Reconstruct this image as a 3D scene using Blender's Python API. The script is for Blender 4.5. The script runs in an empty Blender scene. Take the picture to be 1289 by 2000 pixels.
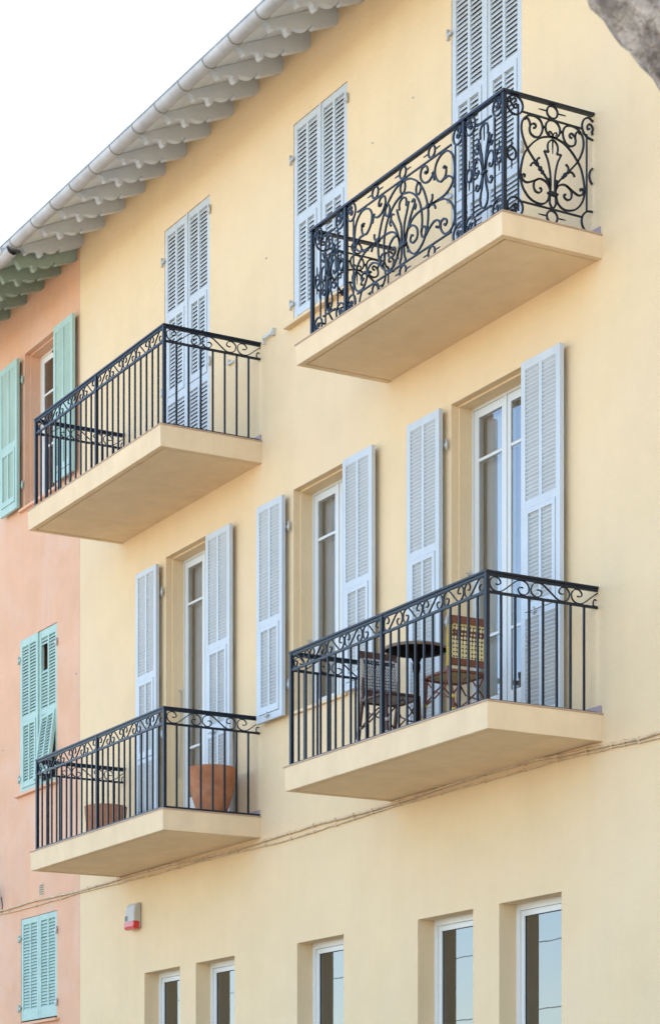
import bpy, bmesh, math, random
from mathutils import Vector, Matrix
random.seed(7)
scene = bpy.context.scene
COL = scene.collection
R = math.radians

# ------------------------------------------------------------------ camera
# Level view with a rising (shift) front; z = 0 is eye height, the street lies 1.6 m below.
F_PX, TH, HORIZON, EYE_Y = 4635.41, R(29.497), 2343.75, -12.0
W_PX, H_PX = 1289.0, 2000.0
GROUND = -1.6
cd = bpy.data.cameras.new('camera'); cam = bpy.data.objects.new('camera', cd); COL.objects.link(cam)
cam.location = (0, EYE_Y, 0)
fw = Vector((-math.cos(TH), math.sin(TH), 0)); rt = Vector((math.sin(TH), math.cos(TH), 0))
cam.matrix_world = Matrix(((rt.x, 0, -fw.x, 0), (rt.y, 0, -fw.y, EYE_Y), (0, 1, 0, 0), (0, 0, 0, 1)))
cd.sensor_fit = 'VERTICAL'; cd.sensor_height = 36.0; cd.sensor_width = 24.0
cd.lens = 36.0 * F_PX / H_PX
cd.shift_y = (HORIZON - H_PX / 2) / H_PX
cd.shift_x = 0.0
cd.dof.use_dof = True; cd.dof.focus_distance = 22.5; cd.dof.aperture_fstop = 5.6
cd.clip_start = 0.1; cd.clip_end = 3000
scene.camera = cam
scene.render.resolution_x = 659; scene.render.resolution_y = 1024
def cam_point(U, Z, h): return Vector((0, EYE_Y, h)) + fw * Z + rt * U

# ------------------------------------------------------------------ sky, sun, exposure
SUN_EL, SUN_AZ = R(54), R(-20)          # behind the houses: the facade lies in open shade
w = bpy.data.worlds.new('World'); scene.world = w; w.use_nodes = True
nt = w.node_tree; bg = nt.nodes['Background']
sky = nt.nodes.new('ShaderNodeTexSky'); sky.sky_type = 'NISHITA'; sky.sun_disc = False
sky.sun_elevation = SUN_EL; sky.sun_rotation = SUN_AZ
sky.air_density = 1.0; sky.dust_density = 1.0; sky.ozone_density = 1.0; sky.altitude = 0
nt.links.new(sky.outputs[0], bg.inputs[0]); bg.inputs[1].default_value = 0.15
sl = bpy.data.lights.new('sun', 'SUN'); so = bpy.data.objects.new('sun', sl); COL.objects.link(so)
sl.energy = 3.0; sl.angle = R(0.5); sl.color = (1.0, 0.95, 0.86)
sd = Vector((math.sin(SUN_AZ) * math.cos(SUN_EL), math.cos(SUN_AZ) * math.cos(SUN_EL), math.sin(SUN_EL)))
so.rotation_euler = sd.to_track_quat('Z', 'Y').to_euler(); so.location = sd * 40
scene.view_settings.view_transform = 'Standard'; scene.view_settings.look = 'None'
scene.view_settings.gamma = 1.0; scene.view_settings.use_curve_mapping = False
scene.view_settings.exposure = 2.12

# ------------------------------------------------------------------ materials
MATS = {}
def mat(name, col, rough=0.6, metal=0.0, var=0.0, vscale=3.0, bump=0.0, bscale=60.0, spec=0.5, bevel=0.0, var2=None, v2scale=0.6, v2amt=0.0, detail=6, streak=0.0):
    m = bpy.data.materials.new(name); m.use_nodes = True; t = m.node_tree; b = t.nodes['Principled BSDF']
    b.inputs['Base Color'].default_value = (*col, 1); b.inputs['Roughness'].default_value = rough
    b.inputs['Metallic'].default_value = metal; b.inputs['Specular IOR Level'].default_value = spec
    tc = t.nodes.new('ShaderNodeTexCoord')
    geo = t.nodes.new('ShaderNodeNewGeometry')
    out = None
    if var > 0 or var2:
        n = t.nodes.new('ShaderNodeTexNoise'); n.inputs['Scale'].default_value = vscale; n.inputs['Detail'].default_value = detail; n.inputs['Roughness'].default_value = 0.62
        t.links.new(geo.outputs['Position'], n.inputs['Vector'])
        mr = t.nodes.new('ShaderNodeMapRange'); mr.inputs[1].default_value = 0.3; mr.inputs[2].default_value = 0.7
        mr.inputs[3].default_value = 1 - var; mr.inputs[4].default_value = 1 + var
        t.links.new(n.outputs[0], mr.inputs[0])
        mx = t.nodes.new('ShaderNodeVectorMath'); mx.operation = 'SCALE'; mx.inputs[0].default_value = col
        t.links.new(mr.outputs[0], mx.inputs['Scale']); out = mx.outputs[0]
        if var2:
            n2 = t.nodes.new('ShaderNodeTexNoise'); n2.inputs['Scale'].default_value = v2scale; n2.inputs['Detail'].default_value = 8; n2.inputs['Roughness'].default_value = 0.65; n2.inputs['Distortion'].default_value = 0.8
            t.links.new(geo.outputs['Position'], n2.inputs['Vector'])
            r2 = t.nodes.new('ShaderNodeMapRange'); r2.inputs[1].default_value = 0.45; r2.inputs[2].default_value = 0.68; r2.inputs[3].default_value = 0; r2.inputs[4].default_value = v2amt
            t.links.new(n2.outputs[0], r2.inputs[0])
            mm = t.nodes.new('ShaderNodeMix'); mm.data_type = 'RGBA'
            t.links.new(r2.outputs[0], mm.inputs[0]); t.links.new(out, mm.inputs[6]); mm.inputs[7].default_value = (*var2, 1)
            out = mm.outputs[2]
        if streak > 0:                       # faint vertical rain streaks
            mp = t.nodes.new('ShaderNodeMapping'); mp.inputs['Scale'].default_value = (7.0, 7.0, 0.35); t.links.new(geo.outputs['Position'], mp.inputs[0])
            n3 = t.nodes.new('ShaderNodeTexNoise'); n3.inputs['Scale'].default_value = 1.0; n3.inputs['Detail'].default_value = 5; t.links.new(mp.outputs[0], n3.inputs['Vector'])
            r3 = t.nodes.new('ShaderNodeMapRange'); r3.inputs[1].default_value = 0.35; r3.inputs[2].default_value = 0.68; r3.inputs[3].default_value = 1.0 + streak * 0.5; r3.inputs[4].default_value = 1.0 - streak
            t.links.new(n3.outputs[0], r3.inputs[0])
            sv = t.nodes.new('ShaderNodeVectorMath'); sv.operation = 'SCALE'; t.links.new(out, sv.inputs[0]); t.links.new(r3.outputs[0], sv.inputs['Scale']); out = sv.outputs[0]
        t.links.new(out, b.inputs['Base Color'])
    nrm = None
    if bevel > 0:
        bv = t.nodes.new('ShaderNodeBevel'); bv.samples = 4; bv.inputs['Radius'].default_value = bevel; nrm = bv.outputs[0]
    if bump > 0:
        nb = t.nodes.new('ShaderNodeTexNoise'); nb.inputs['Scale'].default_value = bscale; nb.inputs['Detail'].default_value = 5; nb.inputs['Roughness'].default_value = 0.6
        t.links.new(geo.outputs['Position'], nb.inputs['Vector'])
        bp = t.nodes.new('ShaderNodeBump'); bp.inputs['Strength'].default_value = 1.0; bp.inputs['Distance'].default_value = bump
        t.links.new(nb.outputs[0], bp.inputs['Height'])
        if nrm: t.links.new(nrm, bp.inputs['Normal'])
        nrm = bp.outputs[0]
    if nrm: t.links.new(nrm, b.inputs['Normal'])
    MATS[name] = m; return m
YEL = (0.745, 0.552, 0.318)
mat('yellow_plaster', YEL, 0.9, var=0.045, vscale=1.3, streak=0.010, bump=0.0065, bscale=20, spec=0.2, bevel=0.008, var2=(0.745, 0.565, 0.365), v2scale=0.45, v2amt=0.5)
mat('slab_plaster', (0.745, 0.555, 0.335), 0.85, var=0.06, vscale=2.6, streak=0.03, bump=0.0012, bscale=30, spec=0.2, bevel=0.012, var2=(0.66, 0.47, 0.27), v2scale=1.6, v2amt=0.35)
mat('pink_plaster', (0.70, 0.40, 0.245), 0.9, var=0.065, vscale=1.6, streak=0.018, bump=0.004, bscale=14, spec=0.2, bevel=0.008, var2=(0.70, 0.47, 0.34), v2scale=0.8, v2amt=0.7)
mat('blue_shutter', (0.51, 0.538, 0.540), 0.5, var=0.05, vscale=2.2, spec=0.35, streak=0.03, bump=0.0006, bscale=45)
mat('green_shutter', (0.37, 0.505, 0.425), 0.6, var=0.09, vscale=3, spec=0.35)
mat('grey_rafter', (0.60, 0.635, 0.66), 0.7, var=0.05, vscale=4, spec=0.3, bevel=0.006)
mat('grey_soffit', (0.64, 0.67, 0.68), 0.75, var=0.06, vscale=3, spec=0.3)
mat('green_rafter', (0.31, 0.39, 0.32), 0.7, var=0.06, vscale=4, spec=0.3, bevel=0.006)
mat('green_soffit', (0.42, 0.50, 0.43), 0.75, var=0.06, vscale=3, spec=0.3)
mat('zinc', (0.42, 0.425, 0.43), 0.5, metal=0.35, var=0.16, vscale=5, bump=0.002, bscale=8)
mat('zinc_joint', (0.33, 0.325, 0.31), 0.5, metal=0.7)
mat('iron', (0.004, 0.009, 0.017), 0.42, spec=0.36, var=0.2, vscale=9)
mat('iron_pale', (0.52, 0.50, 0.44), 0.6)
mat('hinge_metal', (0.46, 0.46, 0.43), 0.5, metal=0.2)
mat('white_frame', (0.72, 0.71, 0.66), 0.4, spec=0.5)
mat('grey_frame', (0.62, 0.63, 0.60), 0.45, spec=0.5)
mat('gasket', (0.02, 0.02, 0.022), 0.6)
mat('roof_tile', (0.36, 0.21, 0.15), 0.9, var=0.2, vscale=6)
mat('coping', (0.42, 0.28, 0.18), 0.7, var=0.1, vscale=8)
mat('skirting', (0.36, 0.27, 0.27), 0.6)
mat('terracotta', (0.42, 0.165, 0.075), 0.85, var=0.2, vscale=7, var2=(0.50, 0.27, 0.16), v2scale=6, v2amt=0.55, bump=0.001, bscale=70, spec=0.25)
mat('soil', (0.05, 0.035, 0.025), 1.0, var=0.3, vscale=30)
mat('interior', (0.50, 0.49, 0.46), 0.9)
mat('floor_in', (0.2, 0.16, 0.12), 0.8)
mat('curtain', (0.82, 0.82, 0.84), 0.9, spec=0.1)
mat('cable', (0.60, 0.44, 0.26), 0.7, var=0.25, vscale=9)
mat('black_plastic', (0.02, 0.02, 0.02), 0.5)
mat('alarm_white', (0.44, 0.41, 0.35), 0.5, var=0.04, vscale=15)
mat('alarm_red', (0.55, 0.03, 0.025), 0.25)
mat('alarm_grey', (0.09, 0.10, 0.11), 0.5)
mat('brown_wood', (0.10, 0.045, 0.022), 0.5, var=0.2, vscale=10)
mat('rattan_dark', (0.085, 0.032, 0.018), 0.35, var=0.25, vscale=14)
mat('rattan_red', (0.16, 0.045, 0.020), 0.3, var=0.2, vscale=12)
mat('bind_yellow', (0.62, 0.43, 0.04), 0.4)
mat('bind_white', (0.55, 0.48, 0.38), 0.5)
mat('table_dark', (0.008, 0.006, 0.005), 0.9, var=0.2, vscale=12, spec=0.04)
mat('table_edge', (0.20, 0.14, 0.09), 0.4, var=0.2, vscale=20)
mat('bark', (0.46, 0.39, 0.32), 0.95, var=0.4, vscale=11, bump=0.08, bscale=16, var2=(0.085, 0.055, 0.04), v2scale=5.0, v2amt=1.0)
mat('leaf', (0.06, 0.10, 0.035), 0.6, var=0.3, vscale=3)
mat('asphalt', (0.06, 0.06, 0.062), 0.9, var=0.2, vscale=20)
mat('paving', (0.40, 0.335, 0.25), 0.9, var=0.12, vscale=5)
mat('kerb_stone', (0.38, 0.37, 0.35), 0.9, var=0.1, vscale=8)
mat('sand', (0.34, 0.285, 0.21), 0.95, var=0.1, vscale=2)
def glass_mat(name, ior, tint):
    m = bpy.data.materials.new(name); m.use_nodes = True; t = m.node_tree; t.nodes.remove(t.nodes['Principled BSDF'])
    o = t.nodes['Material Output']; g = t.nodes.new('ShaderNodeBsdfGlossy'); g.inputs['Roughness'].default_value = 0.0; g.inputs['Color'].default_value = (1, 1, 1, 1)
    tr = t.nodes.new('ShaderNodeBsdfTransparent'); tr.inputs[0].default_value = (*tint, 1)
    fr = t.nodes.new('ShaderNodeFresnel'); fr.inputs[0].default_value = ior
    nb = t.nodes.new('ShaderNodeTexNoise'); nb.inputs['Scale'].default_value = 1.6
    gp = t.nodes.new('ShaderNodeNewGeometry'); t.links.new(gp.outputs['Position'], nb.inputs['Vector'])
    bp = t.nodes.new('ShaderNodeBump'); bp.inputs['Distance'].default_value = 0.0005; t.links.new(nb.outputs[0], bp.inputs['Height']); t.links.new(bp.outputs[0], g.inputs['Normal'])
    mx = t.nodes.new('ShaderNodeMixShader'); t.links.new(fr.outputs[0], mx.inputs[0]); t.links.new(tr.outputs[0], mx.inputs[1]); t.links.new(g.outputs[0], mx.inputs[2]); t.links.new(mx.outputs[0], o.inputs[0])
    MATS[name] = m
glass_mat('glass', 2.5, (0.85, 0.88, 0.88))
glass_mat('glass_dark', 2.4, (0.50, 0.62, 0.58))
def weave_mat(name, c1, c2, c3, sx, sz):
    m = bpy.data.materials.new(name); m.use_nodes = True; t = m.node_tree; b = t.nodes['Principled BSDF']; b.inputs['Roughness'].default_value = 0.45
    tc = t.nodes.new('ShaderNodeTexCoord'); mp = t.nodes.new('ShaderNodeMapping'); mp.inputs['Scale'].default_value = (sx, sx, sz); t.links.new(tc.outputs['Object'], mp.inputs[0])
    v = t.nodes.new('ShaderNodeTexVoronoi'); v.inputs['Scale'].default_value = 1; v.inputs['Randomness'].default_value = 0.12; t.links.new(mp.outputs[0], v.inputs['Vector'])
    r = t.nodes.new('ShaderNodeValToRGB'); r.color_ramp.interpolation = 'CONSTANT'
    r.color_ramp.elements[0].color = (*c3, 1); r.color_ramp.elements[1].position = 0.24; r.color_ramp.elements[1].color = (*c1, 1)
    e = r.color_ramp.elements.new(0.50); e.color = (*c2, 1)
    t.links.new(v.outputs['Distance'], r.inputs[0]); t.links.new(r.outputs[0], b.inputs['Base Color'])
    bp = t.nodes.new('ShaderNodeBump'); bp.inputs['Distance'].default_value = 0.004; t.links.new(v.outputs['Distance'], bp.inputs['Height']); bp.invert = True; t.links.new(bp.outputs[0], b.inputs['Normal'])
    MATS[name] = m
weave_mat('weave_black', (0.55, 0.50, 0.44), (0.008, 0.009, 0.014), (0.008, 0.009, 0.014), 40, 34)
weave_mat('weave_yellow', (0.70, 0.60, 0.30), (0.11, 0.03, 0.015), (0.62, 0.42, 0.03), 31, 27)

# ------------------------------------------------------------------ mesh helpers
class MB:
    def __init__(s): s.v = []; s.f = []; s.sm = []
    def add(s, vs, fs, smooth=False):
        o = len(s.v); s.v += [tuple(p) for p in vs]
        for f in fs: s.f.append(tuple(i + o for i in f)); s.sm.append(smooth)
        return s
    def box(s, x0, x1, y0, y1, z0, z1):
        return s.add([(x0,y0,z0),(x1,y0,z0),(x1,y1,z0),(x0,y1,z0),(x0,y0,z1),(x1,y0,z1),(x1,y1,z1),(x0,y1,z1)],
                     [(3,2,1,0),(4,5,6,7),(0,1,5,4),(1,2,6,5),(2,3,7,6),(3,0,4,7)])
    def prism_x(s, prof, x0, x1):
        """closed profile of (y, z), extruded along x"""
        n = len(prof); vs = [(x0, y, z) for y, z in prof] + [(x1, y, z) for y, z in prof]
        fs = [(i, (i + 1) % n, n + (i + 1) % n, n + i) for i in range(n)]
        return s.add(vs, fs + [tuple(range(n))[::-1], tuple(range(n, 2 * n))])
    def tube(s, pts, rad, n=8, cap=True, smooth=True):
        pts = [Vector(p) for p in pts]; m = len(pts)
        rads = rad if isinstance(rad, (list, tuple)) else [rad] * m
        vs = []; ref = None
        for i, p in enumerate(pts):
            t = (pts[min(i + 1, m - 1)] - pts[max(i - 1, 0)]).normalized()
            if ref is None: ref = Vector((0, 0, 1)) if abs(t.z) < 0.9 else Vector((1, 0, 0))
            a = (ref - t * ref.dot(t)).normalized(); ref = a; b = t.cross(a)
            for k in range(n):
                q = 2 * math.pi * k / n; vs.append(p + (a * math.cos(q) + b * math.sin(q)) * rads[i])
        fs = [(i * n + k, i * n + (k + 1) % n, (i + 1) * n + (k + 1) % n, (i + 1) * n + k) for i in range(m - 1) for k in range(n)]
        if cap: fs += [tuple(range(n))[::-1], tuple((m - 1) * n + k for k in range(n))]
        return s.add(vs, fs, smooth)
    def lathe(s, prof, c, n=40, caps=True):
        vs = []; m = len(prof)
        for r, z in prof:
            for k in range(n): q = 2 * math.pi * k / n; vs.append((c[0] + r * math.cos(q), c[1] + r * math.sin(q), c[2] + z))
        fs = [(i * n + k, i * n + (k + 1) % n, (i + 1) * n + (k + 1) % n, (i + 1) * n + k) for i in range(m - 1) for k in range(n)]
        if caps: fs += [tuple(range(n))[::-1], tuple((m - 1) * n + k for k in range(n))]
        return s.add(vs, fs, True)
    def flat_bar(s, pts, plane, wid, dep, closed=False):
        """sweep a rectangular bar along 2-D pts (a, z); plane(a, d, z) -> xyz, d = offset across the plane; wid may be a list"""
        m = len(pts); vs = []
        for i, (a, z) in enumerate(pts):
            if closed: p, q = pts[i - 1], pts[(i + 1) % m]
            else: p, q = pts[max(i - 1, 0)], pts[min(i + 1, m - 1)]
            tx, tz = q[0] - p[0], q[1] - p[1]; L = math.hypot(tx, tz) or 1; nx, nz = -tz / L, tx / L
            h = (wid[i] if isinstance(wid, list) else wid) / 2
            for sa, sd2 in ((1, 1), (1, -1), (-1, -1), (-1, 1)):
                vs.append(plane(a + nx * h * sa, sd2 * dep / 2, z + nz * h * sa))
        seg = m if closed else m - 1
        fs = [(i * 4 + k, ((i + 1) % m) * 4 + k, ((i + 1) % m) * 4 + (k + 1) % 4, i * 4 + (k + 1) % 4) for i in range(seg) for k in range(4)]
        if not closed: fs += [(0, 1, 2, 3), (m * 4 - 1, m * 4 - 2, m * 4 - 3, m * 4 - 4)]
        return s.add(vs, fs)
    def mesh(s, name, m, org=(0, 0, 0), recalc=True):
        me = bpy.data.meshes.new(name); o = Vector(org)
        me.from_pydata([(p[0] - o.x, p[1] - o.y, p[2] - o.z) for p in s.v], [], s.f)
        if recalc: bm = bmesh.new(); bm.from_mesh(me); bmesh.ops.recalc_face_normals(bm, faces=bm.faces); bm.to_mesh(me); bm.free()
        for p, q in zip(me.polygons, s.sm): p.use_smooth = q
        me.materials.append(MATS[m]); return me
WORLD = {}
def wl(o): return WORLD.get(o.name, Vector((0, 0, 0))) if o else Vector((0, 0, 0))
def link(name, data, parent=None, at=(0, 0, 0)):
    o = bpy.data.objects.new(name, data); COL.objects.link(o)
    at = Vector(at); WORLD[o.name] = at
    if parent: o.parent = parent; o.location = at - wl(parent)
    else: o.location = at
    return o
def part(name, mb, m, parent, at=None):
    """mesh object whose geometry is given in world coordinates"""
    if at is None: at = mb.v[0]
    return link(name, mb.mesh(name, m, at), parent, at)
def tag(o, label=None, cat=None, group=None, kind=None):
    if label: o['label'] = label
    if cat: o['category'] = cat
    if group: o['group'] = group
    if kind: o['kind'] = kind
    return o
def thing(name, label, cat, at, group=None): return tag(link(name, None, None, at), label, cat, group)
def catmull(P, n=5):
    out = []; m = len(P)
    for i in range(m - 1):
        p0, p1, p2, p3 = P[max(i - 1, 0)], P[i], P[i + 1], P[min(i + 2, m - 1)]
        for k in range(n):
            t = k / n
            out.append(tuple(0.5 * (2 * b + (c - a) * t + (2 * a - 5 * b + 4 * c - d) * t * t + (3 * b - a - 3 * c + d) * t ** 3) for a, b, c, d in zip(p0, p1, p2, p3)))
    out.append(tuple(P[-1])); return out

# ------------------------------------------------------------------ ground
def structure(name, mb, m): return tag(part(name, mb, m, None), kind='structure')
structure('ground', MB().add([(-1200,-1200,GROUND-0.13),(1200,-1200,GROUND-0.13),(1200,1200,GROUND-0.13),(-1200,1200,GROUND-0.13)], [(0,1,2,3)]), 'sand')
structure('road', MB().add([(-300,-14.5,GROUND-0.12),(300,-14.5,GROUND-0.12),(300,-6.0,GROUND-0.12),(-300,-6.0,GROUND-0.12)], [(0,1,2,3)]), 'asphalt')
structure('pavement', MB().box(-60, 60, -5.8, 0.3, GROUND-0.3, GROUND), 'paving')
structure('kerb', MB().box(-60, 60, -6.0, -5.803, GROUND-0.3, GROUND+0.003), 'kerb_stone')
structure('promenade', MB().box(-60, 60, -40, -14.5, GROUND-0.3, GROUND), 'paving')

# ------------------------------------------------------------------ houses: walls with real openings
SEAM = -27.607
def wall_mesh(mb, X0, X1, Z0, Z1, ops):
    """front face at y = 0 with openings; op = (x0, x1, z0, z1, style)"""
    xs = sorted({X0, X1, *[o[0] for o in ops], *[o[1] for o in ops]}); zs = sorted({Z0, Z1, *[o[2] for o in ops], *[o[3] for o in ops]})
    for i in range(len(xs) - 1):
        for j in range(len(zs) - 1):
            cx, cz = (xs[i] + xs[i+1]) / 2, (zs[j] + zs[j+1]) / 2
            if any(o[0] < cx < o[1] and o[2] < cz < o[3] for o in ops): continue
            mb.add([(xs[i],0,zs[j]),(xs[i+1],0,zs[j]),(xs[i+1],0,zs[j+1]),(xs[i],0,zs[j+1])], [(0,1,2,3)])
    for x0, x1, z0, z1, st in ops:
        if st == 'rebate': rings = [(0, 0.0), (0.077, 0.0), (0.0771, 0.02), (0.30, 0.02)]
        else: rings = [(0, 0.0), (0.30, 0.0)]
        vs = []
        for y, ins in rings: vs += [(x0+ins,y,z0),(x1-ins,y,z0),(x1-ins,y,z1-ins),(x0+ins,y,z1-ins)]
        fs = [(r*4+k, r*4+(k+1)%4, r*4+4+(k+1)%4, r*4+4+k) for r in range(len(rings)-1) for k in range(4)]
        mb.add(vs, fs)
def room(parent, x0, x1, z0, z1, dep=2.6):
    a, b, c, d = x0 - 0.25, x1 + 0.25, z0 - 0.02, z1 + 0.02
    m = MB()
    m.add([(a,0.301,c),(b,0.301,c),(b,dep,c),(a,dep,c),(a,0.301,d),(b,0.301,d),(b,dep,d),(a,dep,d)], [(0,1,2,3),(4,5,6,7),(1,2,6,5),(2,3,7,6),(3,0,4,7)])
    for X0, X1 in ((a, x0 + 0.02), (x1 - 0.02, b)): m.add([(X0,0.302,c),(X1,0.302,c),(X1,0.302,d),(X0,0.302,d)], [(0,1,2,3)])
    part('room_lining', m, 'interior', parent)
def niche(mb, x0, x1, z0, z1): mb.add([(x0,0.3,z0),(x1,0.3,z0),(x1,0.3,z1),(x0,0.3,z1)], [(0,1,2,3)])

FLU, FLL = 8.235, 4.14                     # floor levels of the upper and lower balconies
S1 = (-18.893, -17.722, FLU + 0.02, 11.335); S2 = (-21.990, -20.860, 9.245, 11.345); S3 = (-25.136, -23.962, 8.20, 11.34)
W1 = (-18.893, -17.710, FLL + 0.03, 7.492); W2 = (-21.990, -20.860, 5.150, 7.495); W3 = (-25.100, -23.955, FLL + 0.03, 7.515)
GW = [(-25.690, -24.731), (-24.314, -23.350), (-21.911, -20.930), (-19.494, -18.520), (-18.082, -17.100)]; GZ = (0.75, 2.702)
PT = (-29.430, -28.300, 9.185, 11.235); PM = (-29.565, -28.348, 5.405, 7.45); PB = (-29.565, -28.348, 2.35, 3.737)
yellow = thing('yellow_house', 'cream yellow plastered house with pale blue shutters and four balconies', 'house', (-21.0, 0, GROUND))
pink = thing('pink_house', 'salmon pink plastered house with mint green shutters at the left', 'house', (-31.0, 0, GROUND))
YX1, PX0, DEPTH, YTOP, PTOP = -11.0, -38.0, 9.0, 12.20, 12.07
m = MB()
wall_mesh(m, SEAM, YX1, GROUND, YTOP, [(*S1,'rebate'),(*S2,'rebate'),(*S3,'rebate'),(*W1,'rebate'),(*W2,'rebate'),(*W3,'rebate')] + [(a,b,*GZ,'plain') for a, b in GW])
for s in (S1, S2, S3): niche(m, *s)
m.add([(YX1,0,GROUND),(YX1,DEPTH,GROUND),(YX1,DEPTH,YTOP),(YX1,DEPTH/2,YTOP+2.0),(YX1,0,YTOP)], [(0,1,2,3,4)])
m.add([(SEAM,DEPTH,GROUND),(YX1,DEPTH,GROUND),(YX1,DEPTH,YTOP),(SEAM,DEPTH,YTOP)], [(0,1,2,3)])
m.add([(SEAM,0,GROUND),(SEAM,DEPTH,GROUND),(SEAM,DEPTH,YTOP),(SEAM,DEPTH/2,YTOP+2.0),(SEAM,0,YTOP)], [(0,1,2,3,4)])
part('wall', m, 'yellow_plaster', yellow, (-21, 0, GROUND))
m = MB()
wall_mesh(m, PX0, SEAM - 0.003, GROUND, PTOP, [(*PT,'rebate'),(*PM,'rebate'),(*PB,'rebate')])
for s in (PM, PB): niche(m, *s)
m.add([(PX0,0,GROUND),(PX0,DEPTH,GROUND),(PX0,DEPTH,PTOP),(PX0,DEPTH/2,PTOP+2.0),(PX0,0,PTOP)], [(0,1,2,3,4)])
m.add([(PX0,DEPTH,GROUND),(SEAM-0.003,DEPTH,GROUND),(SEAM-0.003,DEPTH,PTOP),(PX0,DEPTH,PTOP)], [(0,1,2,3)])
part('wall', m, 'pink_plaster', pink, (-31, 0, GROUND))
for s in (W1, W2, W3): room(yellow, *s)
for a, b in GW: room(yellow, a, b, *GZ, 2.0)
room(pink, *PT)

# ------------------------------------------------------------------ roof, rafters, soffit boards, gutters
SL = 0.45
def eaves(house, x0, x1, zt, rafter_x, rm, sm, gut_z, gx1, drop=0.0):
    # roof with barrel tiles
    m = MB(); n = int((x1 - x0) / 0.045); ys = [-1.06, 0.5, DEPTH / 2]
    for yy in (0, 1):
        rows = []
        for i in range(n + 1):
            x = x0 + (x1 - x0) * i / n; b = 0.035 * abs(math.sin(math.pi * (x - x0) / 0.21))
            rows.append([(x, y if yy == 0 else DEPTH - y, zt + SL * y + 0.06 + b) for y in ys])
        vs = [p for r in rows for p in r]; m.add(vs, [(i*3+k, (i+1)*3+k, (i+1)*3+k+1, i*3+k+1) for i in range(n) for k in range(2)])
        m.add([p for r in rows for p in (r[0], (r[0][0], r[0][1], zt - SL * 1.06 + 0.055))], [(2*i, 2*i+2, 2*i+3, 2*i+1) for i in range(n)])
    m.add([(x0,-1.06,zt-SL*1.06+0.054),(x1,-1.06,zt-SL*1.06+0.054),(x1,DEPTH/2,zt+SL*DEPTH/2+0.054),(x0,DEPTH/2,zt+SL*DEPTH/2+0.054)], [(0,1,2,3)])
    part('roof', m, 'roof_tile', house, ((x0+x1)/2, 0, zt))
    # boards under the eaves, running along the facade
    k = 7; wdt = 0.985 / k
    for i in range(k):
        a, b = -0.985 + i * wdt, -0.985 + (i + 1) * wdt - 0.006; jit = random.uniform(-0.002, 0.002)
        part('soffit_board', MB().prism_x([(a, zt+SL*a+0.003+jit), (b, zt+SL*b+0.003+jit), (b, zt+SL*b+0.026), (a, zt+SL*a+0.026)], x0, x1), sm, house)
    # scalloped rafter ends
    zr_ = zt - drop
    prof = [(0.02, zt+SL*0.02), (0.02, zr_-0.195), (-0.02, zr_-0.215), (-0.055, zr_-0.232), (-0.285, zr_-0.327), (-0.297, zr_-0.318), (-0.302, zr_-0.297)]
    prof += catmull([(-0.315, zr_-0.303), (-0.345, zr_-0.342), (-0.395, zr_-0.368), (-0.45, zr_-0.374), (-0.50, zr_-0.370), (-0.535, zr_-0.378)], 3)
    for t in range(10):                      # bead
        q = R(40 - 24 * t); prof.append((-0.572 + 0.031 * math.cos(q), zr_ - 0.425 + 0.031 * math.sin(q)))
    prof += catmull([(-0.612, zr_-0.398), (-0.64, zr_-0.396), (-0.68, zr_-0.410), (-0.715, zr_-0.418), (-0.732, zr_-0.416)], 3)
    for t in range(8):
        q = R(20 - 26 * t); prof.append((-0.760 + 0.024 * math.cos(q), zr_ - 0.438 + 0.024 * math.sin(q)))
    prof += [(-0.80, zr_-0.412), (-0.86, zt-0.398), (-0.90, zt+SL*(-0.90))]
    for x in rafter_x:
        o = part('rafter', MB().prism_x(prof, x - 0.085, x), rm, house, (x, 0, zt))
    # half-round gutter with brackets
    r = 0.087; gp = []
    for t in range(15): q = R(180 + 180 * t / 14); gp.append((-1.0 + r * math.cos(q), gut_z + r * math.sin(q)))
    for t in range(15): q = R(360 - 180 * t / 14); gp.append((-1.0 + (r-0.006) * math.cos(q), gut_z + (r-0.006) * math.sin(q)))
    m = MB(); nn = len(gp); X = [x0 + (gx1 - x0) * i / 24 for i in range(25)]
    vs = [(x, y, z + random.uniform(-0.002, 0.002) * 0) for x in X for y, z in gp]
    m.add(vs, [(i*nn+k, i*nn+(k+1)%nn, (i+1)*nn+(k+1)%nn, (i+1)*nn+k) for i in range(24) for k in range(nn)], True)
    m.tube([(x0, -1.088, gut_z), (gx1, -1.088, gut_z)], 0.011, 8)
    g = part('gutter', m, 'zinc', house, ((x0+x1)/2, -1, gut_z))
    for x in rafter_x:
        x += 0.24
        if x > x1: continue
        ring = MB()
        pts = [(-1.0 + (r + 0.004) * math.cos(R(175 + 190 * t / 16)), gut_z + (r + 0.004) * math.sin(R(175 + 190 * t / 16))) for t in range(17)]
        ring.flat_bar(pts, lambda a, d, z: (x + d, a, z), 0.007, 0.016)
        part('gutter_bracket', ring, 'zinc_joint', g)
    return g
ys_ = [-20.479 + 0.585 * k for k in range(1, 16)] + [-20.479, -21.037, -21.63, -22.215, -22.786, -23.369, -23.945, -24.54, -25.111, -25.671, -26.245, -26.841, -27.510]
eaves(yellow, SEAM - 0.06, YX1, YTOP + 0.015, ys_, 'grey_rafter', 'grey_soffit', 11.79, YX1)
ps_ = [-27.69, -28.214, -28.766, -29.351, -29.947, -30.53, -31.12, -31.7]
pg = eaves(pink, PX0, SEAM - 0.064, YTOP - 0.045, ps_, 'green_rafter', 'green_soffit', 11.725, SEAM + 0.25, 0.06)
cr = MB(); cr.flat_bar([(-1.0 + 0.096 * math.cos(R(175 + 190 * t / 16)), 11.752 + 0.096 * math.sin(R(175 + 190 * t / 16))) for t in range(17)], lambda a, d, z: (SEAM + 0.02 + d, a, z), 0.012, 0.16)
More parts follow.
